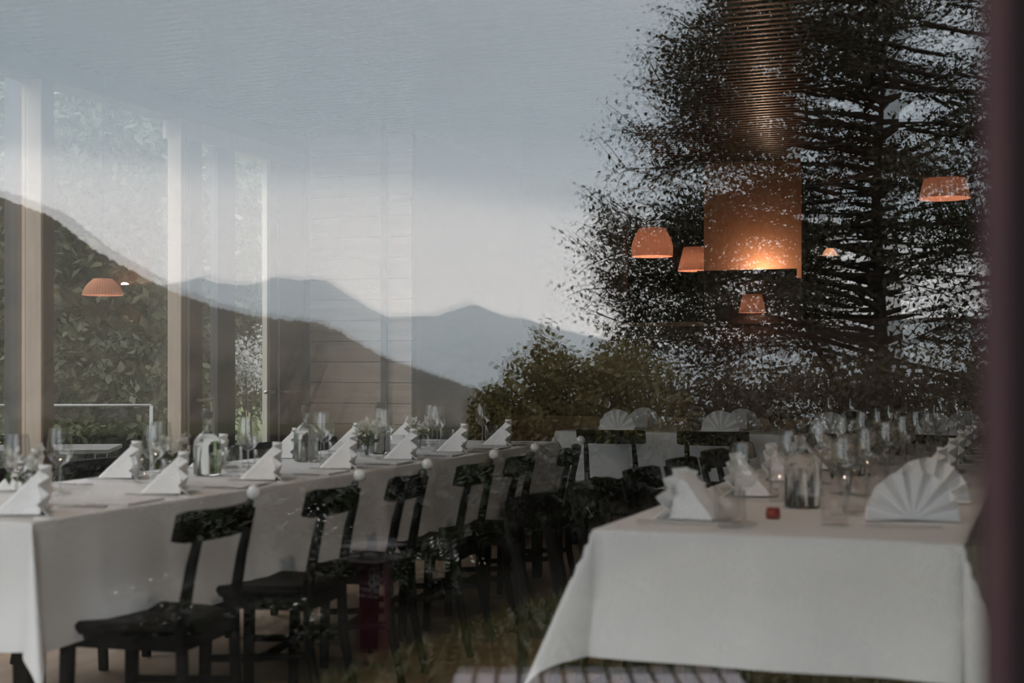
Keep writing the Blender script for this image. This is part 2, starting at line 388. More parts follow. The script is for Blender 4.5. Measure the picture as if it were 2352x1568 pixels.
# left wall: glazed, timber posts, doors
def lpost(name, pxl, pxr, deep=.12):
    b0, b1 = lpx(pxl), lpx(pxr)
    o = brect(name, M['oak'], LEFT-deep, LEFT, b0, b1, 0, CEIL, None, .004); return struct(o)
posts = []
for k, b0 in enumerate((1.1, 2.25, 3.4, 4.5)):
    struct(brect('wall_left.%03d' % (k+1), M['oak'], LEFT-.12, LEFT, b0, b0+.08, 0, CEIL))
b1 = lpx(96); b2 = lpx(122)
struct(brect('wall_left', M['oak'], LEFT-.12, LEFT-.004, b1, b2, 0, CEIL, None, .004))
struct(brect('trim_4', M['redbrown'], LEFT-.004, LEFT+.004, b1+.006, b2, 0, CEIL))  # reddish side, darkened in its colour for facing away from the windows
struct(brect('trim_5', M['redbrown'], LEFT-.15, LEFT-.12, b1+.01, b2, 0, CEIL))
struct(brect('trim_6', M['dframe'], LEFT-.23, LEFT-.15, b1+.01, b2, 0, CEIL))
b3 = lpx(416)
struct(brect('wall_left.005', M['oak'], LEFT-.09, LEFT, b3, b3+.05, 0, CEIL, None, .004))
d1a, d1b = lpx(418), lpx(540)
d1 = struct(brect('door_1', M['dframe'], LEFT-.06, LEFT-.005, b3+.05, lpx(431), 0, 2.45))
brect('door_edge', M['lframe'], LEFT-.03, LEFT+.004, lpx(431), lpx(434.5), 0, 2.45, None).name = 'trim_7'
struct(bpy.data.objects['trim_7'])
struct(brect('door_2', M['brown'], LEFT-.05, LEFT-.01, lpx(435), lpx(468), 0, 2.45))
struct(brect('door_3', M['dframe'], LEFT-.05, LEFT, lpx(500), lpx(540), 0, 2.45))
struct(brect('trim_8', M['lframe'], LEFT-.03, LEFT+.004, lpx(612), lpx(619), 0, 2.45))
struct(brect('door_4', M['dframe'], LEFT-.05, LEFT, lpx(620), lpx(638), 0, 2.45))
struct(brect('trim_9', M['lframe'], LEFT-.03, LEFT+.004, lpx(638), lpx(641.5), 0, 2.45))
struct(brect('door_5', M['brown'], LEFT-.04, LEFT-.005, lpx(642), lpx(699), 0, 2.45))
struct(brect('door_6', M['dframe'], LEFT-.04, LEFT+.01, lpx(699), lpx(712), 0, CEIL))
struct(brect('trim_10', M['oak'], LEFT-.12, LEFT, lpx(416), lpx(712), 2.45, CEIL))
# plank wall and its return
PB = lpx(712); PE = bpx(948, PB)
mb = MB(); ph = .1335; nz_ = int(CEIL/ph)+1
for k in range(nz_):
    z0 = k*ph + .003; z1 = min((k+1)*ph - .003, CEIL)
    if z1 > z0: mb.box(-(PE-LEFT)/2, (PE-LEFT)/2, -.02, 0, z0, z1)
pw = mb.build('wall_back', M['plank'], None, W((LEFT+PE)/2, PB, 0), RZ); struct(pw)
struct(brect('wall_back.001', M['plankgap'], LEFT, PE, PB, PB+.06, 0, CEIL))
struct(brect('wall_back.002', M['brown'], PE-.06, PE, PB+.06, BACK, 0, CEIL))
struct(brect('trim_11', M['dframe'], bpx(878, PB-.03), bpx(890, PB-.03), PB-.055, PB-.02, 0, CEIL))
# back wall with two openings into a dark room behind
O1a, O1b, O2a, O2b = bpx(1430), bpx(1618), bpx(1842), 1.6
ZL, ZH = 1.50, 2.51
struct(brect('wall_back.003', M['brown'], PE, O1a, BACK, BACK+.14, 0, CEIL))
struct(brect('wall_back.004', M['brown'], O1a, RIGHT, BACK, BACK+.14, 0, ZL-.02))
struct(brect('wall_back.005', M['brown'], O1a, O1b, BACK, BACK+.14, ZH, CEIL))
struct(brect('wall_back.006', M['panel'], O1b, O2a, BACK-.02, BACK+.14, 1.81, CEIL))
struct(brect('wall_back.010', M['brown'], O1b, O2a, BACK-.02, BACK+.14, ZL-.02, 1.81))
struct(brect('wall_back.007', M['brown'], O2a, RIGHT, BACK, BACK+.14, ZH, CEIL))
struct(brect('wall_back.008', M['brown'], O2b, RIGHT, BACK, BACK+.14, ZL, ZH))
struct(brect('trim_12', M['bench'], O1a-.25, O1b, BACK-.03, BACK+.16, ZL-.03, ZL))
struct(brect('trim_13', M['redbrown'], O2a, O2b, BACK-.03, BACK+.16, ZL-.03, ZL+.012))
struct(brect('trim_14', M['redbrown'], O2a, O2b+.4, BACK-.02, BACK, ZH-.005, ZH+.03))
struct(brect('wall_right', M['brown'], RIGHT, RIGHT+.12, PANE_B, 14, 0, CEIL))
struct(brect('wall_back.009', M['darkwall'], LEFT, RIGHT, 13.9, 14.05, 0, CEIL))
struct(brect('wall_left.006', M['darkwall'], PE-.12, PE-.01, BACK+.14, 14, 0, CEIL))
for k, (b0, b1_) in enumerate(((1.18, 2.25), (2.33, 3.4), (3.48, 4.5), (4.58, b1), (b2, b3))):
    struct(brect('window_%d' % (k+4), M['farpane'], LEFT-.10, LEFT-.094, b0, b1_, 0.03, CEIL-.02))
struct(brect('window_9', M['farpane'], LEFT-.035, LEFT-.03, lpx(468), lpx(500), .03, 2.45))
struct(brect('window_10', M['farpane'], LEFT-.035, LEFT-.03, lpx(540), lpx(612), .03, 2.45))
struct(brect('trim_16', M['brown'], LEFT-.14, LEFT+.004, PANE_B+.06, PB, 2.55, CEIL+.02))
# door handles of the side doors
def pull():
    t = thing('pull_handle', 'slim pale bracket-shaped pull handle on the glass side door', 'door handle', W(LEFT+.0, lpx(462), 0), RZ)
    t0 = (lpx(475)-lpx(455))
    mb = MB(); b_ = 0.0
    mb.tube([(.0, -t0/2, .98), (.05, -t0/2, .98)], .008, 8); mb.tube([(.05, -t0/2, .98), (.05, t0/2, .985)], .009, 8); mb.build('grip', M['lframe'], t)
    mb = MB(); mb.tube([(.05, t0/2, .99), (.05, t0/2, .62)], .012, 8); mb.tube([(.05, t0/2, .64), (-.02, t0/2, .64)], .008, 8); mb.build('upright', M['lframe'], t)
    return t
pull()
for px, lab, sgn in ((614, 'steel lever handle pointing left on the pale-edged glass side door', -1), (646, 'steel lever handle on the brown wooden side door', 1)):
    t = thing('lever_handle', lab, 'door handle', W(LEFT, lpx(px), 0), RZ)
    mb = MB(); mb.tube([(-.01, 0, 1.015), (.05, 0, 1.015)], .010, 8); mb.build('spindle', M['steel'], t)
    mb = MB(); mb.tube([(.05, 0, 1.015), (.055, sgn*.06, 1.015), (.055, sgn*.12, 1.013)], .010, 8); mb.build('lever', M['steel'], t)

# ------------------------------------------------------------------ lamps
def pleats(r0, r1, h, n=40, d=.012, dome=0.0):
    mb = MB(); rows = 7; vs_ = []
    for j in range(rows):
        f = j/(rows-1); r = r0+(r1-r0)*f + dome*math.sin(PI*f)
        for k in range(2*n):
            rr = r*(1 + (d if k % 2 else -d)); vs_.append((rr*math.cos(PI*k/n), rr*math.sin(PI*k/n), h*f))
    m_ = 2*n; fs = [(j*m_+k, j*m_+(k+1) % m_, (j+1)*m_+(k+1) % m_, (j+1)*m_+k) for j in range(rows-1) for k in range(m_)]
    mb.add(vs_, fs); return mb
def lamp(px, ytop, ybot, wpx, d, label, r_top=.62, dome=0.0, small=False, power=6.0, warm=(1.0, .70, .52), group='pendant lamps with orange shades', ratio=1.0, wall=False):
    x = (px-1176)/FPX*d; z0 = zpx(ybot, d); z1 = zpx(ytop, d); r0 = wpx/2*d/FPX
    t = thing('pendant_lamp', label, 'lamp', (x, d, z0), 0.3, group)
    pleats(r0, r0*r_top, z1-z0, 14 if small else 40, .004 if small else .012, dome*r0).build('lamp_shade', M['shadesmall' if small else 'shade'], t, recalc=False)
    if wall:
        mb = MB(); t.rotation_euler = (0, 0, RZ); mb.tube([(0,0,z1-z0-.004), (0,.09,z1-z0-.004)], .008, 6); mb.lathe([(.03,0),(.03,.01)], 12, (0,.085,z1-z0-.01), True); mb.build('wall_bracket', M['cord'], t)
    else:
        mb = MB(); mb.tube([(0,0,z1-z0), (0,0,CEIL-z0+.005)], .004, 6); mb.build('cord', M['cord'], t)
    mb = MB(); mb.tube([(-r0*r_top,0,z1-z0-.004), (r0*r_top,0,z1-z0-.004)], .004, 6); mb.tube([(0,-r0*r_top,z1-z0-.004), (0,r0*r_top,z1-z0-.004)], .004, 6)
    mb.build('shade_ring', M['cord'], t)
    mb = MB(); mb.sphere((0,0,(z1-z0)*.55), min(.035, r0*.3)); mb.build('bulb', M['bulb'], t)
    L = bpy.data.lights.new('lamp_light', 'POINT'); L.energy = power; L.color = warm; L.shadow_soft_size = min(.05, r0*.4)
    lo = bpy.data.objects.new('lamp_light', L); COL.objects.link(lo); lo.parent = t; lo.location = (0, 0, (z1-z0)*.28)
    return t
lamp(1498, 524, 589, 93, 11.6, 'dome-shaped orange pleated pendant lamp left of the lit wall panel', .62, .16, power=2.6)
lamp(1597, 568, 622, 80, 12.1, 'orange pleated pendant lamp half hidden by the lit wall panel', .66, 0, power=2.2)
lamp(2170, 396, 456, 115, 11.3, 'largest red-brown pleated pendant lamp beside the window post', .74, 0, power=2.0)
lamp(1906, 570, 587, 34, 12.9, 'tiny peach pendant lamp deep in the dark back room', .45, .1, True, power=.25)
# wall washer on the panel
wz = 1.81; wa = bpx(1755)
t = thing('wall_washer_lamp', 'glowing up-light on the ledge of the orange lit wall panel', 'lamp', W(wa, BACK-.10, wz), RZ)
mb = MB(); mb.box(O1b-wa, O2a-wa, -.14, .075, -.035, -.015); mb.box(O1b-wa, O2a-wa, -.14, -.125, -.015, .05); mb.build('ledge', M['redbrown'], t)
mb = MB(); mb.tube([(-.09, .02, .012), (.09, .02, .012)], .012, 8); mb.build('bulb', M['bulb'], t)
L = bpy.data.lights.new('washer_light', 'POINT'); L.energy = 6; L.color = (1.0, .68, .47); L.shadow_soft_size = .03
lo = bpy.data.objects.new('washer_light', L); COL.objects.link(lo); lo.parent = t; lo.location = (0, -.06, .045)
# orange patch under the panel and mirrored glow by the side windows, as lamps
lamp(1728, 676, 718, 62, 10.2, 'small glowing orange shade under the lit wall panel', .7, 0, power=.5, wall=True).name = 'orange_patch'
lamp(236, 640, 678, 92, 7.1, 'dim orange lamp standing in for a glow mirrored at the side windows', .45, .12, power=.35)  # reflected washer glow, put in as a lit shade with its own bulb

# pendant lamps over the two long tables, above the picture's upper edge
for a_, b_, lab in ((-.62, 4.3, 'orange pleated pendant lamp above the front end of the right table'), (-2.95, 3.5, 'orange pleated pendant lamp above the front end of the left table')):
    p_ = W(a_, b_); lamp(1176+p_.x/p_.y*FPX, 842-(2.62-EYE)/p_.y*FPX, 842-(2.44-EYE)/p_.y*FPX, .34*FPX/p_.y, p_.y, lab, .66, 0, power=21.0, warm=(1.0, .80, .64))

# ------------------------------------------------------------------ furniture
TZ = .75
def cloth_mesh(Lx, Ly, drop, seed, creases):
    r = random.Random(seed)
    def axis(L):
        out = [-drop*(1-i/9) for i in range(9)] + [-.012, -.004]
        n = max(4, int(L/.035)); out += [L*i/n for i in range(n+1)]
        out += [L+.004, L+.012] + [L+drop*(i+1)/9 for i in range(9)]
        return out
    U, V = axis(Lx), axis(Ly); ph = [r.random()*6 for _ in range(8)]
    def prof(d, s_, k):           # a hanging side: how far out at drop d, position s_ along the edge
        w = .012*math.sin(s_*7+ph[k]) + .009*math.sin(s_*15+ph[k+1]) + .006*math.sin(s_*2.7+ph[k+2])
        o = .004 + .035*d + w*(d/drop)**1.3
        if d > drop*.62: o += (d-drop*.62)*.26
        for q_ in creases:             # ironed creases
            o += .010*math.exp(-abs(s_-q_)/.022)*min(1, d/.06) + (.005 if s_ > q_ else 0)*min(1, d/.06)
        return o
    vs_ = []
    for v in V:
        for u in U:
            du = -u if u < 0 else (u-Lx if u > Lx else 0); dv = -v if v < 0 else (v-Ly if v > Ly else 0)
            su = -1 if u < 0 else 1; sv = -1 if v < 0 else 1
            bx = min(max(u,0),Lx); by = min(max(v,0),Ly)
            if du == 0 and dv == 0:
                vs_.append((bx, by, .0012*math.sin(u*9+ph[0])*math.sin(v*5+ph[1])))
            elif dv == 0:
                o = prof(du, by, 0 if su < 0 else 2); vs_.append((bx+su*o, by, -max(0, math.sqrt(max(du*du-o*o*.5, 0)))))
            elif du == 0:
                o = prof(dv, bx, 1 if sv < 0 else 3); vs_.append((bx, by+sv*o, -max(0, math.sqrt(max(dv*dv-o*o*.5, 0)))))
            else:
                rr = math.hypot(du, dv); th = math.atan2(dv, du); f = th/(PI/2)
                o = rr*(.05 + .40*math.sin(PI*f)**1.4) + .004; o = min(o, rr*.9)
                psi = PI/2*(f + .10*math.sin(2*PI*f))
                vs_.append((bx+su*o*math.cos(psi), by+sv*o*math.sin(psi), -math.sqrt(max(rr*rr-o*o, 0))))
    nu = len(U); fs = [(j*nu+i, j*nu+i+1, (j+1)*nu+i+1, (j+1)*nu+i) for j in range(len(V)-1) for i in range(nu-1)]
    return vs_, fs
def table(a0, a1, b0, b1, label, clabel, seed, drop=.36):
    t = thing('dining_table', label, 'table', W(a0, b0, 0), RZ, 'banquet tables')
    Lx, Ly = a1-a0, b1-b0
    mb = MB(); mb.box(.004, Lx-.004, .004, Ly-.004, TZ-.035, TZ-.004); mb.build('table_top', M['black'], t, bevel=.003)
    ny = max(2, int(Ly/1.5)+1) if Ly > Lx else 2
    nx = 2 if Ly > Lx else max(2, int(Lx/1.5)+1)
    for i in range(nx):
        for j in range(ny):
            x = .09+(Lx-.18)*i/(nx-1); y = .09+(Ly-.18)*j/(ny-1)
            mb = MB(); mb.bar((x, y, 0), (x, y, TZ-.036), .045, .045, w2=.06, h2=.06); mb.build('leg', M['black'], t)
    v, f = cloth_mesh(Lx, Ly, drop, seed, (.26, .66, 1.05, 1.45, 2.1, 2.9, 3.6) if seed == 1 else (.43, .82, 1.4, 2.2, 3.0))
    mb = MB(); mb.add(v, f, True); c = mb.build('tablecloth', M['cloth'], None, W(a0, b0, TZ), RZ)
    tag(c, clabel, 'tablecloth', 'white tablecloths')
    return t
LT = (-3.38, -2.55, 3.13, 7.55); RT = (-1.09, -.18, 3.52, 8.05); BT = (-3.0, 1.2, 8.85, 9.66)
table(*LT, 'long dining table under the left tablecloth, beside the side windows', 'white tablecloth hanging in creased folds on the long left table', 1, .345)
table(*RT, 'dining table under the nearest tablecloth, beside the window post', 'brightest white tablecloth with flared corners on the front right table', 2, .322)
table(*BT, 'dining table standing crosswise before the back bench', 'white tablecloth on the crosswise table at the back', 3)

def make_chair(glint_ball=True):
    t = thing('dining_chair', '', 'chair')
    B = M['black']
    mb = MB(); n = 12; top = []
    out = []
    for k in range(24):            # rounded trapezoid seat
        a = 2*PI*k/24; x = math.copysign(abs(math.cos(a))**.45, math.cos(a)); y = math.copysign(abs(math.sin(a))**.45, math.sin(a))
        out.append((x*(.195+.02*y), y*.2))
    vs_ = [(x*.94, y*.94, .425) for x, y in out] + [(x, y, .440) for x, y in out] + [(x, y, .452) for x, y in out] + [(x*.9, y*.9, .460) for x, y in out] + [(x*.5, y*.5, .450) for x, y in out]
    m_ = 24; fs = [(j*m_+k, j*m_+(k+1) % m_, (j+1)*m_+(k+1) % m_, (j+1)*m_+k) for j in range(4) for k in range(m_)]
    fs += [tuple(range(m_-1,-1,-1)), tuple(4*m_+k for k in range(m_))]
    mb.add(vs_, fs, True); mb.build('seat', B, t)
    for s_ in (-1, 1):
        mb = MB(); mb.bar((s_*.185, .165, 0), (s_*.175, .155, .43), .03, .03, w2=.036, h2=.036); mb.build('leg', B, t, bevel=.004)
        mb = MB(); mb.tube([(s_*.165, -.245, 0), (s_*.163, -.195, .24), (s_*.162, -.185, .45), (s_*.158, -.215, .62), (s_*.155, -.248, .755)], [.015, .018, .019, .017, .013], 8)
        mb.build('leg', B, t)
        mb = MB(); mb.bar((s_*.178, .155, .22), (s_*.165, -.195, .24), .018, .022); mb.build('stretcher', B, t)
    mb = MB(); mb.bar((-.175, -.02, .225), (.175, -.02, .225), .018, .02); mb.build('stretcher', B, t)
    mb = MB(); mb.box(-.175, .175, .135, .155, .385, .43); mb.box(-.165, .165, -.195, -.175, .385, .43); mb.box(-.175, -.155, -.175, .135, .385, .43); mb.box(.155, .175, -.175, .135, .385, .43); mb.build('seat_frame', B, t)
    mb = MB(); vs_ = []; cols = 15   # curved top rail, wider than the posts
    for i in range(cols):
        f = -1+2*i/(cols-1); x = f*.225; y = -.262 + .055*f*f; th = .011
        zl = .688 + (.006 if abs(f) > .98 else 0); zh = .779 - .004*(1-f*f) - (.008 if abs(f) > .98 else 0)
        vs_ += [(x, y-th+.012, zl), (x, y+th+.012, zl), (x, y+th-.006, zh), (x, y-th-.006, zh)]
    fs = [(i*4+k, i*4+(k+1) % 4, (i+1)*4+(k+1) % 4, (i+1)*4+k) for i in range(cols-1) for k in range(4)] + [(3,2,1,0), tuple((cols-1)*4+k for k in range(4))]
    mb.add(vs_, fs); mb.build('backrest', B, t, bevel=.005)
    if glint_ball:
        mb = MB(); mb.sphere((.15, -.258, .799), .022); o = mb.build('glint_ball', M['glint_ball'], t); o['label'] = 'white ball in place of a window glint'  # white ball put in for the window's highlight on the black rail
    return t
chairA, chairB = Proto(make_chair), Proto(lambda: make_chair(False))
def fl(b): return ORD[b]
RZA = RZ + PI/2                    # sits facing -a
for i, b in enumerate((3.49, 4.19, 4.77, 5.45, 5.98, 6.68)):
    chairA.place(W(-2.425, b, 0), RZA + .14 + (.04*((i*7) % 3-1)), 'black wooden chair with white glint ball, %s along the near side of the left table' % ORD[i], 'chairs on the near side of the left table')
for i, b in enumerate((3.75, 4.4, 5.05, 5.7, 6.35, 7.0)):
    chairB.place(W(-3.56, b, 0), RZ - PI/2, 'black wooden chair, side-window side of the left table, %s from front' % ORD[i], 'chairs on the window side of the left table')
for i, b in enumerate((4.05, 4.68, 5.3, 5.95, 6.6, 7.25)):
    chairB.place(W(-1.23, b, 0), RZ - PI/2, 'black wooden chair, left side of the front right table, %s from front' % ORD[i], 'chairs beside the front right table')
for i, a in enumerate((-2.55, -1.90, -1.2, -.5)):
    chairB.place(W(a, 8.80, 0), RZ, 'black wooden chair before the crosswise back table, %s from its left end' % ORD[i], 'chairs before the back table')
# bench along the back wall
t = thing('wall_bench', 'tan wooden bench with tall back along the rear wall', 'bench', W(bpx(1098, 10.12), 10.12, 0), RZ)
bw = 1.5 - bpx(1098, 10.12)
mb = MB(); mb.box(0, bw, .05, .10, 0, .80); mb.build('backrest', M['bench'], t, bevel=.005)
mb = MB(); mb.box(0, bw, -.24, .05, .40, .45); mb.build('seat', M['bench'], t, bevel=.005)
mb = MB(); mb.box(.05, bw-.05, -.20, -.17, 0, .40); mb.build('base', M['brown'], t)

# ------------------------------------------------------------------ tableware
def make_napkin():
    n = 7; R = .125; mb = MB(); vs_ = [(0, -.004, .002)]; inner = []
    for k in range(2*n+1):
        a = PI*k/(2*n); d = .017 if k % 2 else -.017
        for f in (.5, 1.0):
            vs_.append((R*f*1.0*math.cos(a), d*f - .004, .002 + R*f*1.08*math.sin(a)))
    fs = []
    for k in range(2*n):
        i = 1+2*k; fs += [(0, i, i+2), (i, i+1, i+3, i+2)]
    mb.add(vs_, fs); o = mb.build('fan_napkin', M['napkin'], None, solid=.0025)
    tag(o, '', 'napkin')
    mb = MB()                      # folded stand behind the pleats
    mb.add([(0,.004,.128), (-.03,.004,.125), (.03,.004,.125), (-.058,.125,.002), (.058,.125,.002), (-.085,.006,.002), (.085,.006,.002), (0,.135,.002)],
           [(0,1,3,7), (0,7,4,2), (1,5,3), (2,4,6), (5,6,4,7,3), (1,0,2,6,5)])
    mb.build('stand_fold', M['napkin'], o)
    return o
def make_wine():
    t = thing('wine_glass', '', 'wine glass')
    mb = MB(); mb.lathe([(.036,0),(.036,.002),(.012,.005),(.004,.012),(.0035,.085),(.006,.092)], 20); mb.build('foot', M['glass'], t)
    mb = MB(); mb.lathe([(.006,.092),(.026,.104),(.040,.124),(.043,.142),(.039,.175),(.033,.215)], 24); mb.build('bowl', M['glass'], t)
    return t
def make_tumbler():
    mb = MB(); mb.lathe([(.001,.010),(.030,.010),(.033,.03),(.038,.095),(.0365,.095),(.0355,.001),(.034,0),(.001,0)], 20)
    o = mb.build('tumbler', M['tumbler'], None); return tag(o, '', 'tumbler')
def make_bottle():
    t = thing('water_bottle', '', 'bottle')
    mb = MB(); mb.lathe([(.001,0),(.050,.001),(.053,.006),(.054,.115),(.050,.135),(.036,.152),(.020,.163),(.0165,.170)], 28)
    mb.lathe([(.0165,.170),(.001,.170)], 28); mb.build('body', M['water'], t)
    mb = MB(); mb.lathe([(.0165,.170),(.0155,.190),(.0165,.218),(.019,.222)], 20); mb.build('neck', M['glass'], t)
    mb = MB(); mb.lathe([(.001,.216),(.015,.216),(.021,.223),(.021,.240),(.016,.245),(.001,.245)], 18); mb.build('stopper', M['cap'], t)
    return t
def make_knife():
    mb = MB(); mb.bar((0,-.10,.003), (0,.01,.003), .012, .005, w2=.010); mb.bar((0,.01,.003), (0,.09,.003), .018, .002, w2=.014); mb.bar((0,.09,.003), (0,.11,.003), .014, .002, w2=.003)
    return tag(mb.build('table_knife', M['steel'], None), '', 'knife')
def make_fork():
    mb = MB(); mb.bar((0,-.10,.003), (0,.03,.003), .012, .004, w2=.006); mb.bar((0,.03,.003), (0,.055,.004), .008, .003, w2=.022)
    for k in range(4): mb.bar((-.0095+.0063*k,.053,.004), (-.0095+.0063*k,.095,.005), .0035, .003, w2=.0025)
    return tag(mb.build('table_fork', M['steel'], None), '', 'fork')
def make_vase():
    t = thing('flower_vase', '', 'vase')
    mb = MB(); mb.lathe([(.001,.001),(.028,.001),(.032,.01),(.033,.05),(.020,.075),(.022,.085)], 18); mb.build('jar', M['glass'], t)
    r = random.Random(3); mb = MB(); pet = []
    for k in range(9):
        a = r.random()*6.28; q = .03+.03*r.random(); h = .10+.055*r.random()
        tip = (q*math.cos(a), q*math.sin(a), h); mb.tube([(.006*math.cos(a), .006*math.sin(a), .004), (.012*math.cos(a), .012*math.sin(a), .07), tip], .0015, 5)
        pet += [[tip[i]+r.gauss(0, .008) for i in range(3)] for _ in range(16)]
    mb.build('stem', M['stem'], t)
    o = leaf_mesh('blossoms', pet, .015, M['petal'], t); o['kind'] = 'stuff'
    lv = [[r.gauss(0,.03), r.gauss(0,.03), .09+r.gauss(0,.018)] for _ in range(40)]
    o = leaf_mesh('leaves', lv, .02, M['stem'], t); o['kind'] = 'stuff'
    return t
napP, winP, tumP, botP, kniP, forP, vasP = [Proto(f) for f in (make_napkin, make_wine, make_tumbler, make_bottle, make_knife, make_fork, make_vase)]
def make_card():
    mb = MB(); mb.box(-.105, .105, -.075, .075, 0, .006)
    return tag(mb.build('menu_card', M['paper'], None), '', 'menu')
carP = Proto(make_card)
def setting(side, tab, i, a, b, inward, rz_nap=0.0, wine=True, along=(0, 1), card=False, nap_off=0.0):
    """one place at a table. inward: building direction towards the middle of the table; along: the diner's right hand"""
    ix, iy = inward; ax, ay = along; where = '%s %s, %s' % (ORD[i], side, tab)
    ang = math.atan2(iy, ix) - PI/2 + RZ
    z = TZ + .0035
    def at(f, s_): return W(a+ix*f+ax*s_, b+iy*f+ay*s_, z)
    p = at(-.01+nap_off, 0); napP.place(p, ang+rz_nap, 'fan-folded white napkin, %s' % where, 'fan-folded napkins')
    forP.place(at(.0, -.165), ang, 'steel fork, %s' % where, 'forks')
    kniP.place(at(.0, .165), ang, 'steel knife, %s' % where, 'knives')
    if wine: winP.place(at(.185, .12), ang, 'empty wine glass, %s' % where, 'wine glasses')
    tumP.place(at(.165, .20), ang, 'water tumbler, %s' % where, 'tumblers')
for i, b in enumerate((3.35, 4.05, 4.67, 5.29, 5.90, 6.50, 7.12)):
    setting('place from the front', 'chair side of the left table', i, -2.695, b, (-1, 0), .62-.05*i, along=(0, 1))
for i, b in enumerate((3.36, 3.98, 4.55, 5.16, 5.78, 6.40, 7.02)):
    setting('place from the front', 'side-window side of the left table', i, -3.215, b, (1, 0), PI+.62-.05*i, along=(0, -1))
for i, (a, b) in enumerate(((-3.03, 4.74), (-3.06, 5.58), (-3.02, 6.24))):
    botP.place(W(a, b, TZ+.003), 0.4*i, ('clear water bottle with black stopper on the left table, %s from the front' % ORD[i]), 'water bottles')
for i, (a, b) in enumerate(((-2.97, 3.62), (-2.95, 4.36), (-2.96, 5.98), (-2.98, 6.62))):
    vasP.place(W(a, b, TZ+.003), 1.1*i, ('small glass of white flowers on the left table, %s from the front' % ORD[i]), 'flower vases')
for i, b in enumerate((3.70, 4.36, 4.98, 5.60, 6.20, 6.81)):
    carP.place(W(-2.66, b, TZ+.003), RZ+PI/2+.06, 'flat white menu card on the edge of the left table, %s from the front' % ORD[i], 'menu cards')
# front right table
for i, b in enumerate((3.88, 4.62, 5.26, 5.90, 6.54, 7.18, 7.78)):
    setting('place from the front', 'left side of the front right table', i, -.93, b, (1, 0), -.3 if i == 0 else 0.0, along=(0, -1))
for i, b in enumerate((4.0, 4.55, 5.18, 5.84, 6.48, 7.12, 7.74)):
    setting('place from the front', 'right side of the front right table', i, -.345, b, (-1, 0), -PI/2+.15 if i < 2 else 0.0, along=(0, 1))
for i, (a, b) in enumerate(((-.675, 4.28), (-.70, 5.62), (-.66, 7.0))):
    botP.place(W(a, b, TZ+.003), 0.7*i, ('clear water bottle with black stopper on the front right table, %s from the front' % ORD[i]), 'water bottles')
for i, (a, b) in enumerate(((-.60, 4.75), (-.62, 6.2))):
    vasP.place(W(a, b, TZ+.003), .6*i+.3, ('small glass of white flowers on the front right table, %s from the front' % ORD[i]), 'flower vases')
mb = MB(); mb.lathe([(.001,0),(.019,0),(.021,.012),(.018,.028),(.001,.030)], 16); o = mb.build('candle', M['candle'], None, W(-.70, 3.93, TZ+.003))
tag(o, 'small dark red candle on the front edge of the right table', 'candle')
tumP.place(W(-.80, 3.80, TZ+.003), 0, 'water tumbler at the front edge of the right table, next to the dark red candle', 'tumblers')
tumP.place(W(-.52, 3.84, TZ+.003), 0, 'water tumbler at the front edge of the right table, left of the big fan napkin', 'tumblers')
# back table
for i, a in enumerate([bpx(q_, 9.02) for q_ in (1418, 1655, 1905, 2150)]):
    setting('place from the left', 'chair side of the crosswise back table', i, a, 9.02, (0, 1), 0.0, along=(1, 0), wine=i > 1)
for i, a in enumerate([bpx(q_, 9.50) for q_ in (1478, 1704, 1960, 2215)]):
    setting('place from the left', 'bench side of the crosswise back table', i, a, 9.50, (0, -1), 0.0, along=(-1, 0), wine=i > 1)
for i, a in enumerate((bpx(1600, 9.27), bpx(1882, 9.27))):
    botP.place(W(a, 9.27, TZ+.003), 0.7*i, ('clear water bottle with black stopper on the back table, %s from the left' % ORD[i]), 'water bottles')
vasP.place(W(bpx(1785, 9.26), 9.26, TZ+.003), .5, 'small glass of white flowers on the crosswise back table', 'flower vases')

# ------------------------------------------------------------------ beyond the side windows
def ground(name, pts, z, m):
    mb = MB(); n = len(pts); mb.add([(p.x, p.y, z) for p in pts] + [(p.x, p.y, z-.1) for p in pts], [tuple(range(n)), tuple(range(2*n-1, n-1, -1))] + [(i, i+n, (i+1) % n+n, (i+1) % n) for i in range(n)])
    return mb.build(name, m)
struct(ground('ground_side', [W(LEFT-.2, -3), W(LEFT-.2, 40), W(-40, 40), W(-40, -3)], -.12, M['lawnside']))
def rail():
    t = thing('terrace_railing', 'grey metal terrace railing outside the side windows', 'railing')
    d = 11.6; z = zpx(931, d); x0, x1 = (-10-1176)/FPX*d, (347-1176)/FPX*d
    mb = MB(); mb.tube([(x0, d, z), (x1, d, z)], .012, 8); mb.build('top_rail', M['galv'], t)
    for x in (x1, x1-1.5):
        mb = MB(); mb.tube([(x, d, z), (x, d, -.13)], .015, 8); mb.build('post', M['galv'], t)
    return t
rail()
def garden_table():
    c = AB((20-1176)/FPX*9.6, 9.6); t = thing('garden_table', 'slatted garden table on the terrace outside the side windows', 'table', W(c[0], c[1], -.12), RZ+.5)
    mb = MB()
    for k in range(7): mb.box(-.7, .7, -.36+k*.105, -.27+k*.105, .72, .745)
    mb.build('table_top', M['darkslat'], t)
    for sx in (-.58, .58):
        for sy in (-.28, .28):
            mb = MB(); mb.bar((sx, sy, 0), (sx, sy, .72), .05, .05); mb.build('leg', M['dframe'], t)
garden_table()
def blob_pts(c, r, n, clumps=60, spread=.16):
    c = np.array(c); out = []
    dirs = rng.normal(size=(clumps,3)); dirs /= np.linalg.norm(dirs,axis=1)[:,None]
    rad = rng.random(clumps)**.45
    cc = c + dirs*rad[:,None]*np.array(r)
    k = rng.integers(0, clumps, n)
    return cc[k] + rng.normal(size=(n,3))*np.array(r)*spread
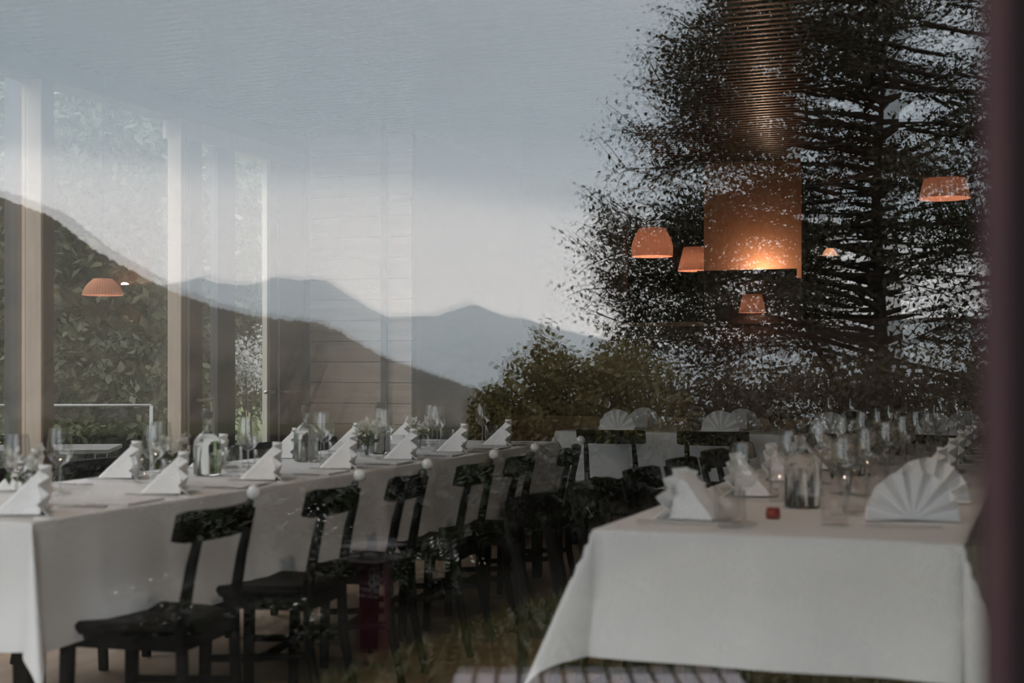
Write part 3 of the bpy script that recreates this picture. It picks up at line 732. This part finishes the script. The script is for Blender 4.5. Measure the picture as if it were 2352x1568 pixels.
def bush_tree(name, label, x, y, z0, h, r, m, n, leaf, cat='tree', group=None, trunk=True, kindm='bark', clumps=90, stems=7, spread=.13, rx=None, cz=.56, cr=.46):
    t = thing(name, label, cat, (x, y, z0), 0, group)
    zc = h*cz; rz_ = h*cr
    o = leaf_mesh('crown', blob_pts((0,0,zc), (rx or r, r, rz_), n, clumps, spread), leaf, m, t)
    mb = MB()
    for k in range(stems):
        a = 2*PI*k/stems + random.random(); q = r*.55*random.random()
        mb.tube([(0.05*math.cos(a), .05*math.sin(a), 0), (q*.4*math.cos(a), q*.4*math.sin(a), h*.35), (q*math.cos(a), q*math.sin(a), h*.8)], [.03*h/3, .018*h/3, .006], 5)
    mb.build('trunk', M[kindm], t)
    return t
for i, (px, d, h, r, lab) in enumerate(((60, 15.5, 4.6, 1.5, 'broad leafy green tree outside the side windows, behind the first timber post'),
                                       (255, 14.2, 4.3, 1.05, 'broad leafy green tree outside the side windows, above the terrace railing'),
                                       (420, 18.5, 4.8, 1.5, 'tall green tree outside, seen behind the second timber post'),
                                       (620, 24.0, 4.4, 2.0, 'distant green tree outside, behind the brown wooden side door'))):
    bush_tree('leafy_tree', lab, (px-1176)/FPX*d, d, -.12, h, r, M['leafout'], 15000, .08, group='trees outside the side windows', clumps=220)
for i, (px, d, h, r, lab) in enumerate(((160, 13.2, 1.6, .8, 'low green bush outside behind the terrace railing, next to the first post'),
                                       (330, 13.4, 1.5, .8, 'low green bush outside behind the corner of the terrace railing'))):
    bush_tree('bush', lab, (px-1176)/FPX*d, d, -.12, h, r, M['leafout'], 3500, .06, 'bush', 'bushes outside the side windows', clumps=80)
bush_tree('blossom_tree', 'small tree covered in white blossom outside the glass side door', (573-1176)/FPX*17, 17, -.12, 1.75, .32, M['blossom'], 800, .032, clumps=60, spread=.2, cz=.80, cr=.2, stems=3)

# ------------------------------------------------------------------ outdoors, mirrored in the window front
# ground in front of the window: dark bed and lawn
pl = [mir(-14, -1.2, 0), mir(14, 1.0, 0), mir(20, 40, 0), mir(-20, 40, 0)]
q = [W(-16, .85), W(16, .85), W(22, -24), W(-22, -24)]
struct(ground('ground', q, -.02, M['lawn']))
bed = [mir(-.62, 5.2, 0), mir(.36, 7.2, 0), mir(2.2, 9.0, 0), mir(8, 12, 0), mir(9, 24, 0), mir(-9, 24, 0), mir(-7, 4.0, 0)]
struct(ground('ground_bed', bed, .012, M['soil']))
# grass blades on the lawn
pts = []
def edge(x): return 5.2 + (x+.62)*2.0/.98
while len(pts) < 16000:
    x, y = random.uniform(-1.2, 2.6), random.uniform(3.6, 9.5)
    if y < edge(x)-.12 and y < 8.6: pts.append(mir(x, y, .02+.05*random.random()))
o = leaf_mesh('lawn_grass', pts, .05, M['grass'], lean=(0, 0, 1.2), elong=2.2)
tag(o, 'dim green grass blades on the lawn, reflected low in the window', 'grass', kind='stuff')
def side_ridge():
    mb = MB(); n = 40; vs_ = []
    for j in range(9):
        for i in range(n):
            f = j/8; b_ = -20 + 130*i/(n-1); a_ = -26 - 60*f; z = -.3 + 26*math.sin(f*PI/2)*(1+.12*math.sin(i*.7+f*3)) + 3*math.sin(i*.31)*f
            vs_.append(W(a_, b_, z))
    fs = [(j*n+i, j*n+i+1, (j+1)*n+i+1, (j+1)*n+i) for j in range(8) for i in range(n-1)]
    mb.add(vs_, fs, True); struct(mb.build('hillside', M['hillside']))
side_ridge()
def ridge(name, prof, d, m, depth, zb, rough, seed, spikes=0, n=240, label=None):
    """terrain whose skyline follows prof (picture column, row) at distance d, sloping towards the viewer"""
    r = random.Random(seed); px = [p[0] for p in prof]; py = [p[1] for p in prof]
    rows = 12; vs_ = []
    for j in range(rows):
        f = j/(rows-1)             # 0 crest, 1 foot; the last row goes down behind the crest
        for i in range(n):
            x = px[0] + (px[-1]-px[0])*i/(n-1); y = float(np.interp(x, px, py))
            if j == 0: y -= spikes*r.random()
            z = zpx(y, d); g = f**.85
            zz = z*(1-g) + zb*g + (rough*(r.random()-.5)*math.sin(PI*min(f*1.0, 1)) if j else 0) + rough*1.3*math.sin(i*.23+f*5)*f*(1-f)
            vs_.append(mir((x-1176)/FPX*d*(1-depth*f*.0), d*(1-depth*f), zz))
    fs = [(j*n+i, j*n+i+1, (j+1)*n+i+1, (j+1)*n+i) for j in range(rows-1) for i in range(n-1)]
    bv = [mir((px[0]+(px[-1]-px[0])*i/(n-1)-1176)/FPX*d*1.2, d*1.35, zb) for i in range(n)]
    o0 = len(vs_); vs_ += bv; fs += [(i, o0+i, o0+i+1, i+1) for i in range(n-1)]
    mb = MB(); mb.add(vs_, fs, True); return struct(mb.build(name, m))
FAR = [(-600,560),(-200,620),(100,640),(300,650),(380,655),(420,648),(460,638),(500,651),(560,656),(598,650),(626,638),(660,640),(690,645),(715,641),(750,646),(800,678),(850,710),(890,729),(950,727),(1000,727),(1040,714),(1090,699),(1130,716),(1170,729),(1210,733),(1250,748),(1290,758),(1400,785),(1550,800),(1800,770),(2100,740),(2500,700),(3000,660)]
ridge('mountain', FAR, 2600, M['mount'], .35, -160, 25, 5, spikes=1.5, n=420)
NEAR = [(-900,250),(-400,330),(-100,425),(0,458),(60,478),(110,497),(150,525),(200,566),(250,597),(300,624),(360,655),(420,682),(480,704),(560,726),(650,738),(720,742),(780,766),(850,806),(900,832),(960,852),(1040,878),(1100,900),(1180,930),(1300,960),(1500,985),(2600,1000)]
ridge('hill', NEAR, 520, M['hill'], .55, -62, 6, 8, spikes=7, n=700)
struct(ground('ground_valley', [mir(-3000,120,0), mir(3000,120,0), mir(4000,3600,0), mir(-4000,3600,0)], -165, M['hill']))
# valley haze between the near hill and the mountains
mb = MB(); c = mir(0, 1500, 0); mb.box(-2600, 2600, -850, 850, -170, 330)
hm = bpy.data.materials.new('bluish_valley_haze'); hm.use_nodes = True; hm.node_tree.nodes.clear()
ho = N(hm.node_tree, 'ShaderNodeOutputMaterial'); hs = N(hm.node_tree, 'ShaderNodeVolumeScatter'); hs.inputs['Color'].default_value = (.74, .90, 1.0, 1)
hs.inputs['Density'].default_value = 0.00055; hs.inputs['Anisotropy'].default_value = 0.0
hm.node_tree.links.new(hs.outputs[0], ho.inputs['Volume'])
hz = mb.build('valley_haze', hm, None, c, 0)
tag(hz, 'bluish haze lying over the valley before the far mountains', 'haze', kind='stuff')

# the big tree
def big_tree():
    D = 15.5; X0 = (2040-1176)/FPX*D
    base = mir(X0, D, 0); t = thing('broadleaf_tree', 'large dark broadleaf tree reflected on the right of the window', 'tree', base)
    r = random.Random(11)
    def P(x, y, z): return mir(X0+x, D+y, z) - base
    tr = MB(); br = MB(); leaves = []
    tr.tube([P(0,0,-.05), P(.03,.05,1.2), P(-.05,0,3.0), P(.05,-.1,5.0), P(0,0,7.5)], [.20,.16,.13,.09,.03], 9)
    tr.tube([P(-.1,.1,.2), P(-.75,.3,1.6), P(-.95,.3,3.2), P(-1.1,.2,5.2), P(-1.1,0,7.0)], [.11,.09,.075,.055,.02], 8)
    def XL(z):                     # half width of the crown towards the left at height z
        zs = [0.6, 1.3, 1.75, 2.4, 3.1, 3.7, 4.6, 5.3, 6.5, 8.0]; rs = [2.2, 3.15, 3.35, 3.40, 3.2, 3.0, 2.75, 2.6, 2.0, .3]
        return float(np.interp(z, zs, rs))*(.93 if z > 3.2 else .985)
    rl = random.Random(23)
    for k in range(205):
        left = k >= 150
        if left: z0 = 1.2 + 5.6*(k-150+.5)/55; az = PI + r.uniform(-.6,.6)
        else: z0 = .7 + 6.9*((k+.5)/150)**.92; az = k*2.399963 + r.uniform(-.3,.3)
        Rm = XL(min(z0+.25, 8))*r.uniform(.86, 1.02); dx, dy = math.cos(az), math.sin(az)
        n = 8; path = []
        bend = r.uniform(-.6,.6); rise = r.uniform(-.35,.95)
        for i in range(n+1):
            f = i/n; aa = az + bend*f
            path.append(Vector((Rm*f*math.cos(aa), Rm*f*math.sin(aa)*.9, z0 + rise*f*1.1 - .55*f*f + .05*r.uniform(-1,1))))
        br.tube([P(*p) for p in path], [.034*(1-.85*i/n) for i in range(n+1)], 5, False)
        nsub = int(5 + Rm*5.8)
        for j in range(nsub):
            f = (.45+.55*r.random()) if left else .10+.90*r.random()**.75; i = min(int(f*n), n-1); p = path[i].lerp(path[i+1], f*n-i)
            a2 = az + bend*f + r.choice((-1,1))*r.uniform(.4,1.2); L = r.uniform(.25,.75)*(1.15-.5*f)
            q = p + Vector((L*math.cos(a2), L*math.sin(a2), r.uniform(-.32,.42)))
            br.tube([P(*p), P(*(p.lerp(q,.5)+Vector((0,0,.03)))), P(*q)], [.008,.0055,.002], 4, False)
            nl = 19 if left else 22
            for _ in range(nl):
                g = rl.uniform(.15,1.08); s_ = p.lerp(q, g)
                leaves.append(P(s_.x+rl.gauss(0,.10), s_.y+rl.gauss(0,.10), s_.z+rl.gauss(0,.075)))
    tr.build('trunk', M['bark'], t); br.build('branches', M['bark'], t, recalc=False)
    o = leaf_mesh('crown', leaves, .040, M['leaf'], t, flat=.2)
    return t
big_tree()
# olive shrubs under the tree, and the dark bed plants nearer
def shrub(name, label, px, d, h, rx, m, n, leaf, group, clumps=70, spread=.12, stems=9):
    p_ = mirpx(px, d, 0); return bush_tree(name, label, p_.x, p_.y, 0.0, h, rx*.7, m, n, leaf, 'shrub', group, rx=rx, clumps=clumps, spread=spread, stems=stems)
SHR = [(1165, 13.0, .98, .42), (1275, 13.2, 1.42, .6), (1420, 13.0, 1.4, .75), (1590, 13.6, 1.12, .8), (1760, 13.0, 1.15, .8), (1940, 13.4, 1.3, .85), (2120, 12.8, 1.3, .85), (2290, 13.2, 1.35, .8)]
for i, (px, d, h, rx) in enumerate(SHR):
    shrub('shrub', 'olive-green shrub reflected under the big tree, %s from the left' % ORD[i], px, d, h, rx, M['leafshrub' if i < 3 else 'leafbrown'], 3600 if i < 3 else 2300, .045, 'shrubs under the big tree', 110, .13)
BEDS = [(-40, 8.6, .55, .7), (230, 8.2, .55, .75), (560, 8.8, .62, .8), (850, 8.3, .62, .75), (1130, 8.8, .62, .75), (1400, 9.4, .66, .75)]
for i, (px, d, h, rx) in enumerate(BEDS):
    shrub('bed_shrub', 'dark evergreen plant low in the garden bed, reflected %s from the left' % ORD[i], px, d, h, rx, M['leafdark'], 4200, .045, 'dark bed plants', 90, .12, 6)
FLW = [(360, 5.9, .30, .25), (700, 7.3, .42, .3), (980, 6.9, .3, .28), (640, 5.7, .22, .2)]
for i, (px, d, h, rx) in enumerate(FLW):
    o = shrub('flowering_plant', 'low leafy plant with small pale flowers in the dark bed, %s in line' % ORD[i], px, d, h, rx, M['leafdark'], 700, .03, 'flowering bed plants', 40, .14, 5)
    fl_ = blob_pts((0,0,h*.7), (rx, rx*.7, h*.4), 40, 30, .1); leaf_mesh('flowers', fl_, .013, M['petal'], o)
# slatted garden bench close to the window
def garden_bench():
    d = 3.42; p0 = mirpx(1350, d, 0)
    t = thing('slatted_bench', 'weathered grey slatted garden bench reflected at the lower edge', 'bench', p0)
    z = zpx(1557, d)
    def P(x, y, zz): return mir((1350-1176)/FPX*d + x, d + y, zz) - p0
    for k in range(13):
        x = -.30 + k*.0535
        mb = MB(); mb.bar(P(x, -.52, z), P(x, 0, z), .043, .022); mb.build('slat', M['greyslat'], t, bevel=.003)
    mb = MB(); mb.bar(P(-.31, -.04, z-.03), P(.36, -.04, z-.03), .03, .035); mb.bar(P(-.31, -.48, z-.03), P(.36, -.48, z-.03), .03, .035); mb.build('frame', M['greyslat'], t)
    for x in (-.27, .32):
        for y in (-.05, -.47):
            mb = MB(); mb.bar(P(x, y, -.02), P(x, y, z-.012), .045, .045); mb.build('leg', M['greyslat'], t)
garden_bench()
# dark red sign stand with a flower emblem
def sign_stand():
    d = 5.75; s_ = FPX/d; p0 = mirpx(845, d, 0); ztop = zpx(1288, d)
    dirv = W(1, 0) * 1.0           # faces the window front
    t = thing('sign_stand', 'small dark red sign stand with pale flower emblem and lettering', 'sign', p0, RZ+.22)
    w = .066
    mb = MB(); mb.box(-w, w, -.05, .0, .012, ztop); mb.build('column', M['sign'], t, bevel=.003)
    for k, (zz, sx) in enumerate(((ztop+.004, .105), (ztop+.055, .10))):
        mb = MB(); mb.box(-sx, sx, -.13, .09, zz, zz+.008); mb.build('shelf_sheet', M['dullgrey'], t, bevel=.002)
    mb = MB(); mb.bar((-.05, -.02, ztop), (-.05, -.02, ztop+.06), .015, .015); mb.bar((.05, -.02, ztop), (.05, -.02, ztop+.06), .015, .015); mb.build('bracket', M['sign'], t)
    mb = MB()                      # emblem on the side towards the window: petals round rings, with hexagon outlines
    def ring(cx, cz, r, n, th, sc_=1.0):
        vs_ = []; 
        for k in range(n):
            a = 2*PI*k/n+.5
            vs_ += [(cx+(r-th)*math.cos(a), .002, cz+(r-th)*math.sin(a)*sc_), (cx+r*math.cos(a), .002, cz+r*math.sin(a)*sc_)]
        mb.add(vs_, [(2*k, 2*k+1, (2*k+3) % (2*n), (2*k+2) % (2*n)) for k in range(n)])
    ex = .022
    for cz in (ztop-.045, ztop-.085):
        ring(ex, cz, .016, 18, .008, 1.25)
        for k in range(13):
            a = 2*PI*k/13; c0 = (ex+.015*math.cos(a), cz+.018*math.sin(a)); c1 = (ex+.025*math.cos(a), cz+.028*math.sin(a))
            tx, tz = -math.sin(a)*.003, math.cos(a)*.003
            mb.add([(c0[0]-tx, .002, c0[1]-tz), (c0[0]+tx, .002, c0[1]+tz), (c1[0], .002, c1[1])], [(0,1,2)])
    ring(ex+.026, ztop-.072, .020, 6, .0035, 1.1); ring(ex+.030, ztop-.105, .020, 6, .0035, 1.1); ring(ex+.004, ztop-.115, .017, 6, .003, 1.1)
    e = mb.build('emblem', M['signtext'], t, recalc=False); e['label'] = 'pale flower and hexagon emblem'
    for k, (txt, x, z, sz) in enumerate((('Cafe', -.060, ztop-.035, .022), ('täglich', -.060, ztop-.065, .022), ('durchgehend', -.060, ztop-.118, .020), ('+43 5517 6889', -.060, ztop-.148, .018))):
        cu = bpy.data.curves.new('lettering', 'FONT'); cu.body = txt; cu.size = sz; cu.extrude = .0004; cu.materials.append(M['signtext'])
        tmp = bpy.data.objects.new('tmp_text', cu); COL.objects.link(tmp); bpy.context.view_layer.update()
        me = bpy.data.meshes.new_from_object(tmp.evaluated_get(bpy.context.evaluated_depsgraph_get())); bpy.data.objects.remove(tmp)
        o = bpy.data.objects.new('lettering', me); COL.objects.link(o); o.parent = t
        # readable for someone standing at the window, who looks along -y of the stand
        o.rotation_euler = (PI/2, 0, PI); o.location = (-x, .0025, z)
    return t
sign_stand()
